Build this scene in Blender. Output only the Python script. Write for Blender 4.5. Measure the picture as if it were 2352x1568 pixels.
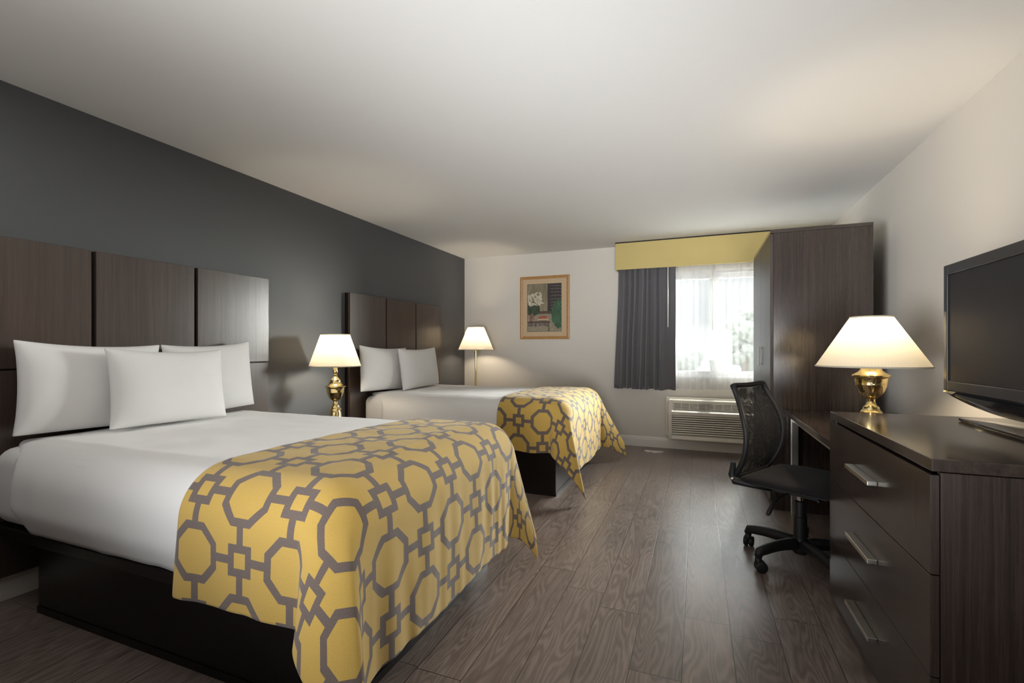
import bpy, bmesh, math, random
from mathutils import Vector, Matrix
from mathutils import noise as mnoise

# ------------------------------------------------------------------ clear
for o in list(bpy.data.objects):
    bpy.data.objects.remove(o, do_unlink=True)
SC = bpy.context.scene
COL = SC.collection
PI = math.pi

# ------------------------------------------------------------------ camera
cam = bpy.data.cameras.new('camera')
cam.sensor_width = 36
cam.lens = 36 * 1076.4 / 2352
cam.shift_y = (800.7 - 784) / 2352
cam.clip_start = 0.02
CAM = bpy.data.objects.new('camera', cam)
COL.objects.link(CAM)
CAM.location = (0, 0, 1.1807)
CAM.rotation_euler = (PI / 2, 0, 0.3765)
SC.camera = CAM

# ------------------------------------------------------------------ view / world / lights
SC.view_settings.view_transform = 'Standard'
SC.view_settings.look = 'None'
SC.view_settings.gamma = 1
SC.view_settings.use_curve_mapping = False
SC.view_settings.exposure = 0.7
SC.cycles.max_bounces = 10
SC.cycles.diffuse_bounces = 6
SC.cycles.transparent_max_bounces = 12
SC.cycles.sample_clamp_indirect = 6
SC.cycles.caustics_reflective = False
SC.cycles.caustics_refractive = False

W = bpy.data.worlds.new('sky')
SC.world = W
W.use_nodes = True
nt = W.node_tree
bg = nt.nodes['Background']
bg.inputs[0].default_value = (0.94, 0.97, 1.0, 1)
# overcast sky: dim at the horizon, brighter overhead
_tc = nt.nodes.new('ShaderNodeTexCoord')
_sp = nt.nodes.new('ShaderNodeSeparateXYZ')
_mr = nt.nodes.new('ShaderNodeMapRange')
for _i, _v in ((1, 0.13), (2, 0.8), (3, 0.72), (4, 8.0)):
    _mr.inputs[_i].default_value = _v
nt.links.new(_tc.outputs['Generated'], _sp.inputs[0])
nt.links.new(_sp.outputs[2], _mr.inputs[0])
nt.links.new(_mr.outputs[0], bg.inputs[1])

def lamp(name, kind, loc, power, color=(1, 1, 1), rot=(0, 0, 0), **kw):
    l = bpy.data.lights.new(name, kind)
    l.energy = power
    l.color = color
    for k, v in kw.items():
        setattr(l, k, v)
    o = bpy.data.objects.new(name, l)
    o.location = loc
    o.rotation_euler = rot
    COL.objects.link(o)
    return o

# the window opening guides the sky light into the room
lamp('window_portal', 'AREA', (0.17, 6.06, 1.46), 1, (1, 1, 1), (-PI / 2, 0, 0), shape='RECTANGLE', size=1.5, size_y=1.3).data.cycles.is_portal = True
lamp('sun', 'SUN', (3, 12, 12), 2.5, (1.0, 0.97, 0.9), (math.radians(-14), math.radians(5), 0), angle=0.01)
# added fill lamp outside, right of the window, brightening the beds and the aisle
_ofill = lamp('outside_fill_light', 'AREA', (3.6, 10.6, 3.0), 5600, (1.0, 0.985, 0.95), shape='RECTANGLE', size=4.5, size_y=3.0)
_ofill.rotation_euler = (Vector((0.3, 5.87, 1.5)) - Vector((3.6, 10.6, 3.0))).to_track_quat('-Z', 'Y').to_euler()
# added fill lamps out of view: one facing down, one bounced off the ceiling
lamp('downward_fill_light', 'AREA', (-2.55, 0.55, 2.37), 3, (1.0, 0.97, 0.93), (0, 0, 0), shape='DISK', size=0.5)
lamp('bounce_fill_light', 'AREA', (-0.8, -0.3, 1.45), 14, (1.0, 0.975, 0.94), (PI + math.radians(-44), 0, 0), shape='RECTANGLE', size=2.4, size_y=0.9)

def add_fill_spot(name, loc, aim, power, cone):  # added fill spots behind the camera, thrown up at the ceiling
    o = lamp(name, 'SPOT', loc, power, (0.96, 0.98, 1.0), spot_size=math.radians(cone), spot_blend=1.0, shadow_soft_size=0.9)
    o.rotation_euler = (Vector(aim) - Vector(loc)).to_track_quat('-Z', 'Y').to_euler()
add_fill_spot('fill_spot', (0.5, -2.2, 0.9), (-1.1, 4.1, 2.44), 800, 43)
add_fill_spot('fill_spot', (-2.3, -1.8, 0.9), (0.9, 4.1, 2.44), 830, 43)

# ------------------------------------------------------------------ node helpers
def new_mat(name):
    m = bpy.data.materials.new(name)
    m.use_nodes = True
    t = m.node_tree
    return m, t, t.nodes['Principled BSDF']

def N(t, kind, **kw):
    n = t.nodes.new(kind)
    for k, v in kw.items():
        setattr(n, k, v)
    return n

def setin(t, sock, v):
    if hasattr(v, 'is_linked') or isinstance(v, bpy.types.NodeSocket):
        t.links.new(v, sock)
    else:
        sock.default_value = v

def M(t, op, a, b=None, c=None):
    n = t.nodes.new('ShaderNodeMath')
    n.operation = op
    setin(t, n.inputs[0], a)
    if b is not None:
        setin(t, n.inputs[1], b)
    if c is not None:
        setin(t, n.inputs[2], c)
    return n.outputs[0]

def mixc(t, fac, a, b, mode='MIX'):
    n = t.nodes.new('ShaderNodeMix')
    n.data_type = 'RGBA'
    n.blend_type = mode
    setin(t, n.inputs[0], fac)
    setin(t, n.inputs[6], a)
    setin(t, n.inputs[7], b)
    return n.outputs[2]

def coords(t, which='Object', scale=(1, 1, 1), loc=(0, 0, 0)):
    tc = t.nodes.new('ShaderNodeTexCoord')
    mp = t.nodes.new('ShaderNodeMapping')
    mp.inputs['Scale'].default_value = scale
    mp.inputs['Location'].default_value = loc
    t.links.new(tc.outputs[which], mp.inputs[0])
    return mp.outputs[0]

def noise(t, vec, scale, detail=4, rough=0.55, dist=0.0):
    n = t.nodes.new('ShaderNodeTexNoise')
    n.inputs['Scale'].default_value = scale
    n.inputs['Detail'].default_value = detail
    n.inputs['Roughness'].default_value = rough
    n.inputs['Distortion'].default_value = dist
    t.links.new(vec, n.inputs['Vector'])
    return n.outputs[0]

def ramp(t, fac, stops):
    n = t.nodes.new('ShaderNodeValToRGB')
    cr = n.color_ramp
    while len(cr.elements) < len(stops):
        cr.elements.new(0.5)
    for e, (p, c) in zip(cr.elements, stops):
        e.position = p
        e.color = (*c, 1) if len(c) == 3 else c
    setin(t, n.inputs[0], fac)
    return n.outputs[0]

def bump(t, height, strength, dist, bsdf):
    n = t.nodes.new('ShaderNodeBump')
    n.inputs['Strength'].default_value = strength
    n.inputs['Distance'].default_value = dist
    t.links.new(height, n.inputs['Height'])
    t.links.new(n.outputs[0], bsdf.inputs['Normal'])

def rgb4(c):
    return (c[0], c[1], c[2], 1)

def plain(name, color, rough=0.5, metal=0.0, spec=0.5, nscale=0, nstrength=0.1, ndist=0.001, vary=0.0):
    m, t, b = new_mat(name)
    b.inputs['Base Color'].default_value = rgb4(color)
    b.inputs['Roughness'].default_value = rough
    b.inputs['Metallic'].default_value = metal
    b.inputs['Specular IOR Level'].default_value = spec
    if nscale:
        nz = noise(t, coords(t), nscale, 5, 0.6)
        bump(t, nz, nstrength, ndist, b)
        if vary:
            c = ramp(t, nz, [(0.3, tuple(x * (1 - vary) for x in color)), (0.7, tuple(min(1, x * (1 + vary)) for x in color))])
            t.links.new(c, b.inputs['Base Color'])
    return m

def wood(name, dark, light, stretch, rough=0.28, spec=0.5):
    """laminate with fine straight grain; stretch = object-space scale (small along the grain)"""
    m, t, b = new_mat(name)
    v = coords(t, 'Object', stretch)
    n1 = noise(t, v, 9, 6, 0.65, 0.1)
    n2 = noise(t, v, 60, 3, 0.6)
    f = M(t, 'ADD', M(t, 'MULTIPLY', n1, 0.6), M(t, 'MULTIPLY', n2, 0.4))
    c = ramp(t, f, [(0.36, dark), (0.66, light)])
    t.links.new(c, b.inputs['Base Color'])
    b.inputs['Roughness'].default_value = rough
    b.inputs['Specular IOR Level'].default_value = spec
    bump(t, n2, 0.05, 0.0006, b)
    return m

def fabric(name, color, rough=0.9, scale=900, strength=0.25, vary=0.06, sheen=0.2):
    m, t, b = new_mat(name)
    v = coords(t)
    n1 = noise(t, v, scale, 2, 0.5)
    n2 = noise(t, v, 6, 3, 0.5)
    f = M(t, 'ADD', M(t, 'MULTIPLY', n1, 0.6), M(t, 'MULTIPLY', n2, 0.4))
    c = ramp(t, f, [(0.3, tuple(x * (1 - vary) for x in color)), (0.7, tuple(min(1, x * (1 + vary)) for x in color))])
    t.links.new(c, b.inputs['Base Color'])
    b.inputs['Roughness'].default_value = rough
    b.inputs['Sheen Weight'].default_value = sheen
    b.inputs['Specular IOR Level'].default_value = 0.2
    bump(t, n1, strength, 0.0008, b)
    return m

# ------------------------------------------------------------------ materials
DK = (0.014, 0.0092, 0.0075)
LT = (0.048, 0.032, 0.026)
MAT = {}
MAT['wood_z'] = wood('dark_laminate_upright', DK, LT, (6, 6, 0.12), 0.2, 0.75)
MAT['wood_door'] = wood('satin_laminate_doors', DK, LT, (6, 6, 0.12), 0.42, 0.35)
MAT['wood_x'] = wood('dark_laminate_across', DK, LT, (0.12, 6, 6), 0.2, 0.7)
MAT['wood_y'] = wood('dark_laminate_lengthwise', DK, LT, (6, 0.12, 6), 0.15, 1.0)
MAT['wood_head'] = wood('headboard_laminate', (0.04, 0.026, 0.021), (0.08, 0.055, 0.045), (6, 6, 0.12), 0.29, 0.65)
MAT['espresso'] = plain('espresso_board', (0.006, 0.004, 0.0035), 0.3, spec=0.35)
MAT['black_gap'] = plain('black_groove', (0.004, 0.0035, 0.003), 0.6)
MAT['charcoal'] = plain('charcoal_wall_paint', (0.078, 0.081, 0.087), 0.5, nscale=220, nstrength=0.12, ndist=0.0015, vary=0.04)
MAT['beige'] = plain('warm_grey_wall_paint', (0.62, 0.585, 0.53), 0.7, nscale=220, nstrength=0.15, ndist=0.0015, vary=0.02)
MAT['ceiling'] = plain('white_ceiling_paint', (0.72, 0.71, 0.69), 0.9, nscale=160, nstrength=0.12, ndist=0.0015, vary=0.01)
MAT['trim'] = plain('white_trim_paint', (0.72, 0.69, 0.65), 0.4)
MAT['white'] = fabric('white_bed_linen', (0.78, 0.77, 0.76), 0.85, 700, 0.12, 0.015)
MAT['pillow'] = fabric('white_pillowcase', (0.75, 0.745, 0.74), 0.85, 700, 0.1, 0.012)
MAT['mustard'] = fabric('mustard_valance_cloth', (0.50, 0.40, 0.165), 0.85, 500, 0.2, 0.05)
MAT['grey_curtain'] = fabric('grey_curtain_cloth', (0.105, 0.1, 0.108), 0.75, 700, 0.2, 0.1, 0.3)
MAT['brass'] = plain('polished_brass', (0.86, 0.69, 0.34), 0.12, 1.0)
MAT['steel'] = plain('brushed_nickel', (0.62, 0.6, 0.56), 0.32, 1.0, nscale=400, nstrength=0.05)
MAT['pewter'] = plain('dark_pewter', (0.22, 0.2, 0.185), 0.4, 1.0)
MAT['chrome'] = plain('chrome', (0.85, 0.85, 0.85), 0.08, 1.0)
MAT['black_plastic'] = plain('black_plastic', (0.009, 0.009, 0.0095), 0.5, spec=0.3, nscale=500, nstrength=0.08)
MAT['gloss_black'] = plain('gloss_black_plastic', (0.006, 0.006, 0.007), 0.07)
MAT['bezel'] = plain('tv_bezel_plastic', (0.02, 0.02, 0.024), 0.3)
MAT['screen'] = plain('matte_screen', (0.022, 0.021, 0.023), 0.5, spec=0.15)
MAT['seat'] = fabric('black_seat_cloth', (0.009, 0.0075, 0.008), 0.9, 900, 0.2, 0.1, 0.05)
MAT['cream'] = plain('cream_plastic', (0.76, 0.72, 0.63), 0.45)
MAT['ac_dark'] = plain('dark_vent_inside', (0.11, 0.095, 0.075), 0.7)
MAT['oak'] = wood('honey_oak_frame', (0.30, 0.15, 0.045), (0.52, 0.29, 0.1), (5, 5, 5), 0.4)
MAT['mat_board'] = plain('cream_mat_board', (0.52, 0.39, 0.25), 0.9, nscale=300, nstrength=0.05)
MAT['wand'] = plain('white_rod_plastic', (0.8, 0.78, 0.76), 0.4)
MAT['vinyl'] = plain('white_vinyl_frame', (0.48, 0.475, 0.47), 0.4)
MAT['leaf'] = plain('tree_leaves', (0.2, 0.22, 0.19), 0.9, nscale=8, nstrength=0.3, vary=0.3)
MAT['bark'] = plain('tree_bark', (0.1, 0.08, 0.06), 0.9)
MAT['ground'] = plain('pale_ground', (0.36, 0.355, 0.34), 0.9, nscale=2, vary=0.1)

def make_floor_mat():
    m, t, b = new_mat('grey_brown_wood_plank_floor')
    tc = N(t, 'ShaderNodeTexCoord')
    sx = N(t, 'ShaderNodeSeparateXYZ')
    t.links.new(tc.outputs['Object'], sx.inputs[0])
    x, y = sx.outputs[0], sx.outputs[1]
    PW, PL = 0.1825, 1.22
    xr = M(t, 'DIVIDE', M(t, 'SUBTRACT', x, 0.13), PW)
    row = M(t, 'FLOOR', xr)
    fx = M(t, 'SUBTRACT', xr, row)
    wn = N(t, 'ShaderNodeTexWhiteNoise', noise_dimensions='1D')
    t.links.new(row, wn.inputs['W'])
    yr = M(t, 'ADD', M(t, 'DIVIDE', y, PL), M(t, 'MULTIPLY', wn.outputs[0], 7.3))
    colm = M(t, 'FLOOR', yr)
    fy = M(t, 'SUBTRACT', yr, colm)
    cv = N(t, 'ShaderNodeCombineXYZ')
    t.links.new(row, cv.inputs[0]); t.links.new(colm, cv.inputs[1])
    wn2 = N(t, 'ShaderNodeTexWhiteNoise', noise_dimensions='2D')
    t.links.new(cv.outputs[0], wn2.inputs['Vector'])
    tone = wn2.outputs[0]
    # grain, shifted per plank
    gv = N(t, 'ShaderNodeCombineXYZ')
    t.links.new(M(t, 'ADD', M(t, 'MULTIPLY', x, 1.0), M(t, 'MULTIPLY', tone, 17.0)), gv.inputs[0])
    t.links.new(M(t, 'ADD', M(t, 'MULTIPLY', y, 0.13), M(t, 'MULTIPLY', tone, 31.0)), gv.inputs[1])
    big = noise(t, gv.outputs[0], 7.5, 2, 0.5, 0.15)
    rings = M(t, 'SINE', M(t, 'MULTIPLY', big, 130.0))
    rings = M(t, 'MULTIPLY_ADD', rings, 0.5, 0.5)
    fine = noise(t, gv.outputs[0], 120, 4, 0.65)
    mid = noise(t, gv.outputs[0], 16, 4, 0.6)
    f = M(t, 'ADD', M(t, 'MULTIPLY', rings, 0.24), M(t, 'ADD', M(t, 'MULTIPLY', fine, 0.4), M(t, 'MULTIPLY', mid, 0.36)))
    c = ramp(t, f, [(0.22, (0.090, 0.067, 0.057)), (0.5, (0.160, 0.124, 0.108)), (0.8, (0.25, 0.20, 0.178))])
    tn = ramp(t, tone, [(0.0, (0.86, 0.86, 0.87)), (1.0, (1.14, 1.12, 1.1))])
    c = mixc(t, 1.0, c, tn, 'MULTIPLY')
    # joints
    dx = M(t, 'MULTIPLY', M(t, 'MINIMUM', fx, M(t, 'SUBTRACT', 1.0, fx)), PW)
    dy = M(t, 'MULTIPLY', M(t, 'MINIMUM', fy, M(t, 'SUBTRACT', 1.0, fy)), PL)
    d = M(t, 'MINIMUM', dx, dy)
    joint = N(t, 'ShaderNodeMapRange'); joint.inputs[1].default_value = 0.0008; joint.inputs[2].default_value = 0.0022
    joint.inputs[3].default_value = 0.0; joint.inputs[4].default_value = 1.0
    t.links.new(d, joint.inputs[0])
    c = mixc(t, joint.outputs[0], (0.022, 0.016, 0.013, 1), c)
    t.links.new(c, b.inputs['Base Color'])
    ro = M(t, 'MULTIPLY_ADD', f, 0.16, 0.25)
    t.links.new(ro, b.inputs['Roughness'])
    b.inputs['Specular IOR Level'].default_value = 0.7
    h = M(t, 'ADD', M(t, 'MULTIPLY', f, 0.25), joint.outputs[0])
    bump(t, h, 0.22, 0.001, b)
    return m
MAT['floor'] = make_floor_mat()

def make_runner_mat():
    """gold twill with a woven lattice of octagons, squares and short bars (UV in metres)"""
    m, t, b = new_mat('gold_octagon_lattice_cloth')
    tc = N(t, 'ShaderNodeTexCoord')
    sx = N(t, 'ShaderNodeSeparateXYZ')
    t.links.new(tc.outputs['UV'], sx.inputs[0])
    P = 0.205
    u = M(t, 'DIVIDE', sx.outputs[0], P)
    v = M(t, 'DIVIDE', sx.outputs[1], P)
    def per(a, off):     # distance to nearest lattice point of period 2
        return M(t, 'ABSOLUTE', M(t, 'SUBTRACT', M(t, 'FLOORED_MODULO', M(t, 'ADD', a, 1.0 + off), 2.0), 1.0))
    def octd(o):
        a, c = per(u, o), per(v, o)
        return M(t, 'MAXIMUM', M(t, 'MAXIMUM', a, c), M(t, 'MULTIPLY', M(t, 'ADD', a, c), 0.7071))
    def sqd(o1, o2):
        return M(t, 'MAXIMUM', per(u, o1), per(v, o2))
    oc = M(t, 'MINIMUM', octd(0.0), octd(1.0))
    sq = M(t, 'MINIMUM', sqd(1.0, 0.0), sqd(0.0, 1.0))
    fu = M(t, 'ABSOLUTE', M(t, 'SUBTRACT', u, M(t, 'ROUND', u)))
    fv = M(t, 'ABSOLUTE', M(t, 'SUBTRACT', v, M(t, 'ROUND', v)))
    line = M(t, 'MINIMUM', fu, fv)
    lt = lambda a, x: M(t, 'LESS_THAN', a, x)
    gt = lambda a, x: M(t, 'GREATER_THAN', a, x)
    OA, OI, SA, SI, LW = 0.485, 0.355, 0.245, 0.118, 0.066
    ringo = M(t, 'MULTIPLY', lt(oc, OA), gt(oc, OI))
    rings = M(t, 'MULTIPLY', lt(sq, SA), gt(sq, SI))
    bars = M(t, 'MULTIPLY', lt(line, LW), M(t, 'MULTIPLY', gt(oc, OI), gt(sq, SI)))
    pat = M(t, 'MAXIMUM', M(t, 'MAXIMUM', ringo, rings), bars)
    sc = N(t, 'ShaderNodeMapping'); sc.inputs['Scale'].default_value = (900, 240, 1)
    t.links.new(tc.outputs['UV'], sc.inputs[0])
    thr = noise(t, sc.outputs[0], 1.0, 3, 0.6)
    gold = ramp(t, thr, [(0.3, (0.45, 0.285, 0.058)), (0.7, (0.60, 0.405, 0.105))])
    brown = ramp(t, thr, [(0.3, (0.085, 0.062, 0.053)), (0.7, (0.20, 0.156, 0.138))])
    c = mixc(t, pat, gold, brown)
    t.links.new(c, b.inputs['Base Color'])
    b.inputs['Roughness'].default_value = 0.82
    b.inputs['Sheen Weight'].default_value = 0.25
    b.inputs['Specular IOR Level'].default_value = 0.25
    tw = M(t, 'SINE', M(t, 'MULTIPLY', M(t, 'ADD', sx.outputs[0], M(t, 'MULTIPLY', sx.outputs[1], 0.6)), 1500.0))
    h = M(t, 'ADD', M(t, 'MULTIPLY', tw, 0.3), thr)
    bump(t, h, 0.35, 0.0012, b)
    return m
MAT['runner'] = make_runner_mat()

def make_shade_mat(name, tint, through):   # through: how much of the bulb's light the cloth lets through
    m, t, b = new_mat(name)
    out = t.nodes['Material Output']
    b.inputs['Base Color'].default_value = rgb4(tint)
    b.inputs['Roughness'].default_value = 0.9
    tc = N(t, 'ShaderNodeTexCoord')
    sx = N(t, 'ShaderNodeSeparateXYZ')
    t.links.new(tc.outputs['UV'], sx.inputs[0])
    pl = M(t, 'SINE', M(t, 'MULTIPLY', sx.outputs[0], 2 * PI * 110))
    pl = M(t, 'MULTIPLY_ADD', pl, 0.09, 0.91)
    tr = N(t, 'ShaderNodeBsdfTranslucent')
    c = mixc(t, 1.0, rgb4(tint), (1, 1, 1, 1), 'MULTIPLY')
    cb = N(t, 'ShaderNodeMix'); cb.data_type = 'RGBA'; cb.blend_type = 'MULTIPLY'; cb.inputs[0].default_value = 1
    t.links.new(c, cb.inputs[6])
    cc = N(t, 'ShaderNodeCombineColor')
    for i in range(3):
        t.links.new(pl, cc.inputs[i])
    t.links.new(cc.outputs[0], cb.inputs[7])
    dim = mixc(t, 1.0, cb.outputs[2], (through, through * 0.97, through * 0.9, 1), 'MULTIPLY')
    t.links.new(dim, tr.inputs[0])
    mx = N(t, 'ShaderNodeMixShader'); mx.inputs[0].default_value = 0.6
    t.links.new(b.outputs[0], mx.inputs[1]); t.links.new(tr.outputs[0], mx.inputs[2])
    t.links.new(mx.outputs[0], out.inputs[0])
    return m
MAT['shade'] = make_shade_mat('pleated_lamp_shade', (0.93, 0.88, 0.77), 0.50)
MAT['shade_wide'] = make_shade_mat('wide_pleated_lamp_shade', (0.93, 0.87, 0.72), 0.27)

def make_mix_transparent(name, color, alpha, translucent, pattern=None):
    m, t, b = new_mat(name)
    out = t.nodes['Material Output']
    b.inputs['Base Color'].default_value = rgb4(color)
    b.inputs['Roughness'].default_value = 0.9
    b.inputs['Specular IOR Level'].default_value = 0.1
    tr = N(t, 'ShaderNodeBsdfTranslucent'); tr.inputs[0].default_value = rgb4(color)
    mx = N(t, 'ShaderNodeMixShader'); mx.inputs[0].default_value = translucent
    t.links.new(b.outputs[0], mx.inputs[1]); t.links.new(tr.outputs[0], mx.inputs[2])
    tp = N(t, 'ShaderNodeBsdfTransparent')
    m2 = N(t, 'ShaderNodeMixShader')
    if pattern:
        setin(t, m2.inputs[0], pattern(t))
    else:
        m2.inputs[0].default_value = alpha
    t.links.new(tp.outputs[0], m2.inputs[1]); t.links.new(mx.outputs[0], m2.inputs[2])
    t.links.new(m2.outputs[0], out.inputs[0])
    return m
MAT['sheer'] = make_mix_transparent('white_sheer_voile', (0.58, 0.58, 0.585), 0.37, 0.015)

def mesh_pattern(t):
    v = coords(t, 'Object', (1, 1, 1))
    n = noise(t, v, 6.5, 1, 0.4, 1.2)
    w = M(t, 'MULTIPLY_ADD', M(t, 'SINE', M(t, 'MULTIPLY', n, 44.0)), 0.11, 0.88)
    return M(t, 'MINIMUM', w, 0.97)
MAT['chair_mesh'] = make_mix_transparent('black_mesh_fabric', (0.015, 0.015, 0.016), 0.8, 0.05, mesh_pattern)

def make_glass():
    m, t, b = new_mat('window_glass')
    out = t.nodes['Material Output']
    tp = N(t, 'ShaderNodeBsdfTransparent'); tp.inputs[0].default_value = (0.96, 0.98, 0.97, 1)
    gl = N(t, 'ShaderNodeBsdfGlossy'); gl.inputs['Roughness'].default_value = 0.02
    mx = N(t, 'ShaderNodeMixShader'); mx.inputs[0].default_value = 0.06
    t.links.new(tp.outputs[0], mx.inputs[1]); t.links.new(gl.outputs[0], mx.inputs[2])
    t.links.new(mx.outputs[0], out.inputs[0])
    return m
MAT['glass'] = make_glass()

def make_art_mat():
    m, t, b = new_mat('painted_print')
    a = N(t, 'ShaderNodeVertexColor'); a.layer_name = 'paint'
    nz = noise(t, coords(t, 'Object'), 160, 3, 0.6)
    c = mixc(t, 1.0, a.outputs[0], ramp(t, nz, [(0.3, (0.75, 0.75, 0.75)), (0.7, (1.2, 1.2, 1.2))]), 'MULTIPLY')
    t.links.new(c, b.inputs['Base Color'])
    b.inputs['Roughness'].default_value = 0.8
    return m
MAT['art'] = make_art_mat()

# ------------------------------------------------------------------ object helpers
def tag(o, label=None, cat=None, group=None, kind=None):
    if label: o['label'] = label
    if cat: o['category'] = cat
    if group: o['group'] = group
    if kind: o['kind'] = kind
    return o

def thing(name, loc, label, cat, group=None):
    o = bpy.data.objects.new(name, None)
    o.empty_display_size = 0.1
    o.location = loc
    COL.objects.link(o)
    return tag(o, label, cat, group)

def origin_of(o):
    v = Vector((0, 0, 0))
    while o:
        v += o.location
        o = o.parent
    return v

def link(name, bm, mat, parent=None, loc=None, smooth=False, angle=None):
    """bm in world coordinates -> ONE mesh object (origin at loc, or sharing its parent's origin)"""
    base = Vector(loc) if loc is not None else Vector((0, 0, 0))
    if parent is not None:
        base = origin_of(parent)
    bmesh.ops.translate(bm, verts=bm.verts, vec=-base)
    bmesh.ops.recalc_face_normals(bm, faces=bm.faces)
    me = bpy.data.meshes.new(name)
    bm.to_mesh(me)
    bm.free()
    mats = mat if isinstance(mat, (list, tuple)) else [mat]
    for k in mats:
        me.materials.append(MAT[k])
    o = bpy.data.objects.new(name, me)
    COL.objects.link(o)
    if parent is not None:
        o.parent = parent
    elif loc is not None:
        o.location = loc
    if smooth or angle:
        for p in me.polygons:
            p.use_smooth = True
        if angle:
            me.set_sharp_from_angle(angle=math.radians(angle))
    return o

def nb():
    return bmesh.new()

def box(bm, x0, x1, y0, y1, z0, z1, bev=0.0, seg=2):
    r = bmesh.ops.create_cube(bm, size=1)
    vs = r['verts']
    for v in vs:
        v.co = Vector(((x0 + x1) / 2 + v.co.x * (x1 - x0), (y0 + y1) / 2 + v.co.y * (y1 - y0), (z0 + z1) / 2 + v.co.z * (z1 - z0)))
    if bev:
        es = list({e for v in vs for e in v.link_edges})
        bmesh.ops.bevel(bm, geom=es, offset=bev, segments=seg, affect='EDGES', profile=0.5)
    return bm

def bx(*a, bev=0.0, seg=2):
    return box(nb(), *a, bev=bev, seg=seg)

def lathe(bm, cx, cy, prof, seg=32, cap=True):
    """prof: list of (radius, z)"""
    rings = []
    for r, z in prof:
        rings.append([bm.verts.new((cx + r * math.cos(2 * PI * k / seg), cy + r * math.sin(2 * PI * k / seg), z)) for k in range(seg)])
    for a, b in zip(rings, rings[1:]):
        for k in range(seg):
            bm.faces.new((a[k], a[(k + 1) % seg], b[(k + 1) % seg], b[k]))
    if cap:
        bm.faces.new(rings[0]); bm.faces.new(rings[-1])
    return bm

def tube(bm, pts, rad, seg=10, closed=False, scale=(1, 1)):
    """sweep a circle (ellipse) along points; rad number or list"""
    pts = [Vector(p) for p in pts]
    n = len(pts)
    rads = rad if isinstance(rad, (list, tuple)) else [rad] * n
    rings = []
    prev = None
    for i, p in enumerate(pts):
        if closed:
            d = pts[(i + 1) % n] - pts[i - 1]
        else:
            d = pts[min(i + 1, n - 1)] - pts[max(i - 1, 0)]
        d.normalize()
        if prev is None:
            up = Vector((0, 0, 1)) if abs(d.z) < 0.9 else Vector((1, 0, 0))
            s = d.cross(up).normalized()
        else:
            s = (prev - d * prev.dot(d)).normalized()
        prev = s
        u = s.cross(d).normalized()
        r = rads[i]
        rings.append([bm.verts.new(p + s * (r * scale[0] * math.cos(2 * PI * k / seg)) + u * (r * scale[1] * math.sin(2 * PI * k / seg))) for k in range(seg)])
    m = n if closed else n - 1
    for i in range(m):
        a, b = rings[i], rings[(i + 1) % n]
        for k in range(seg):
            bm.faces.new((a[k], a[(k + 1) % seg], b[(k + 1) % seg], b[k]))
    if not closed:
        bm.faces.new(rings[0]); bm.faces.new(rings[-1])
    return bm

def grid(bm, ni, nj, f, uv=None):
    vs = [[bm.verts.new(f(i / ni, j / nj)) for j in range(nj + 1)] for i in range(ni + 1)]
    lay = bm.loops.layers.uv.new('UVMap') if uv else None
    for i in range(ni):
        for j in range(nj):
            fc = bm.faces.new((vs[i][j], vs[i + 1][j], vs[i + 1][j + 1], vs[i][j + 1]))
            if uv:
                for lp, (a, c) in zip(fc.loops, ((i, j), (i + 1, j), (i + 1, j + 1), (i, j + 1))):
                    lp[lay].uv = uv(a / ni, c / nj)
    return vs

def sm(a, b, x):
    x = max(0.0, min(1.0, (x - a) / (b - a)))
    return x * x * (3 - 2 * x)

def nz(x, y, z=0.0):
    return mnoise.noise(Vector((x, y, z)))

def mod(o, kind, **kw):
    m = o.modifiers.new(kind.lower(), kind)
    for k, v in kw.items():
        setattr(m, k, v)
    return m

# ================================================================== THE ROOM
LX, RX, FY, NY, H = -3.037, 1.277, 5.87, -3.6, 2.44
WT = 0.16
def struct(name, bm, mat):
    return tag(link(name, bm, mat), kind='structure')
struct('floor', bx(LX - WT, RX + WT, NY - WT, FY + WT, -0.1, 0), 'floor')
struct('ceiling', bx(LX - WT, RX + WT, NY - WT, FY + WT, H, H + 0.1), 'ceiling')
struct('wall_left', bx(LX - WT, LX, NY - WT, FY, 0, H), 'charcoal')
struct('wall_right', bx(RX, RX + WT, NY - WT, FY, 0, H), 'beige')
struct('wall_near', bx(LX, RX, NY - WT, NY, 0, H), 'beige')
WX0, WX1, WZ0, WZ1 = -0.56, 0.90, 0.83, 2.09
b = nb()
box(b, LX - WT, WX0, FY, FY + WT, 0, H)
box(b, WX1, RX + WT, FY, FY + WT, 0, H)
box(b, WX0, WX1, FY, FY + WT, 0, WZ0)
box(b, WX0, WX1, FY, FY + WT, WZ1, H)
struct('wall_far', b, 'beige')

def baseboard(name, axis, c, a0, a1, side):
    prof = [(0, 0), (0.014, 0), (0.014, 0.088), (0.011, 0.098), (0.011, 0.108), (0.006, 0.118), (0, 0.121)]
    bm = nb()
    rings = []
    for a in (a0, a1):
        rings.append([bm.verts.new((c + side * d, a, z) if axis == 'y' else (a, c + side * d, z)) for d, z in prof])
    n = len(prof)
    for k in range(n):
        bm.faces.new((rings[0][k], rings[0][(k + 1) % n], rings[1][(k + 1) % n], rings[1][k]))
    bm.faces.new(rings[0]); bm.faces.new(rings[1])
    struct(name, bm, 'trim')
baseboard('baseboard_left', 'y', LX, NY, FY - 0.015, 1)
baseboard('baseboard_far', 'x', FY, LX, RX, -1)
baseboard('baseboard_right', 'y', RX, NY, FY - 0.015, -1)

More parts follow.
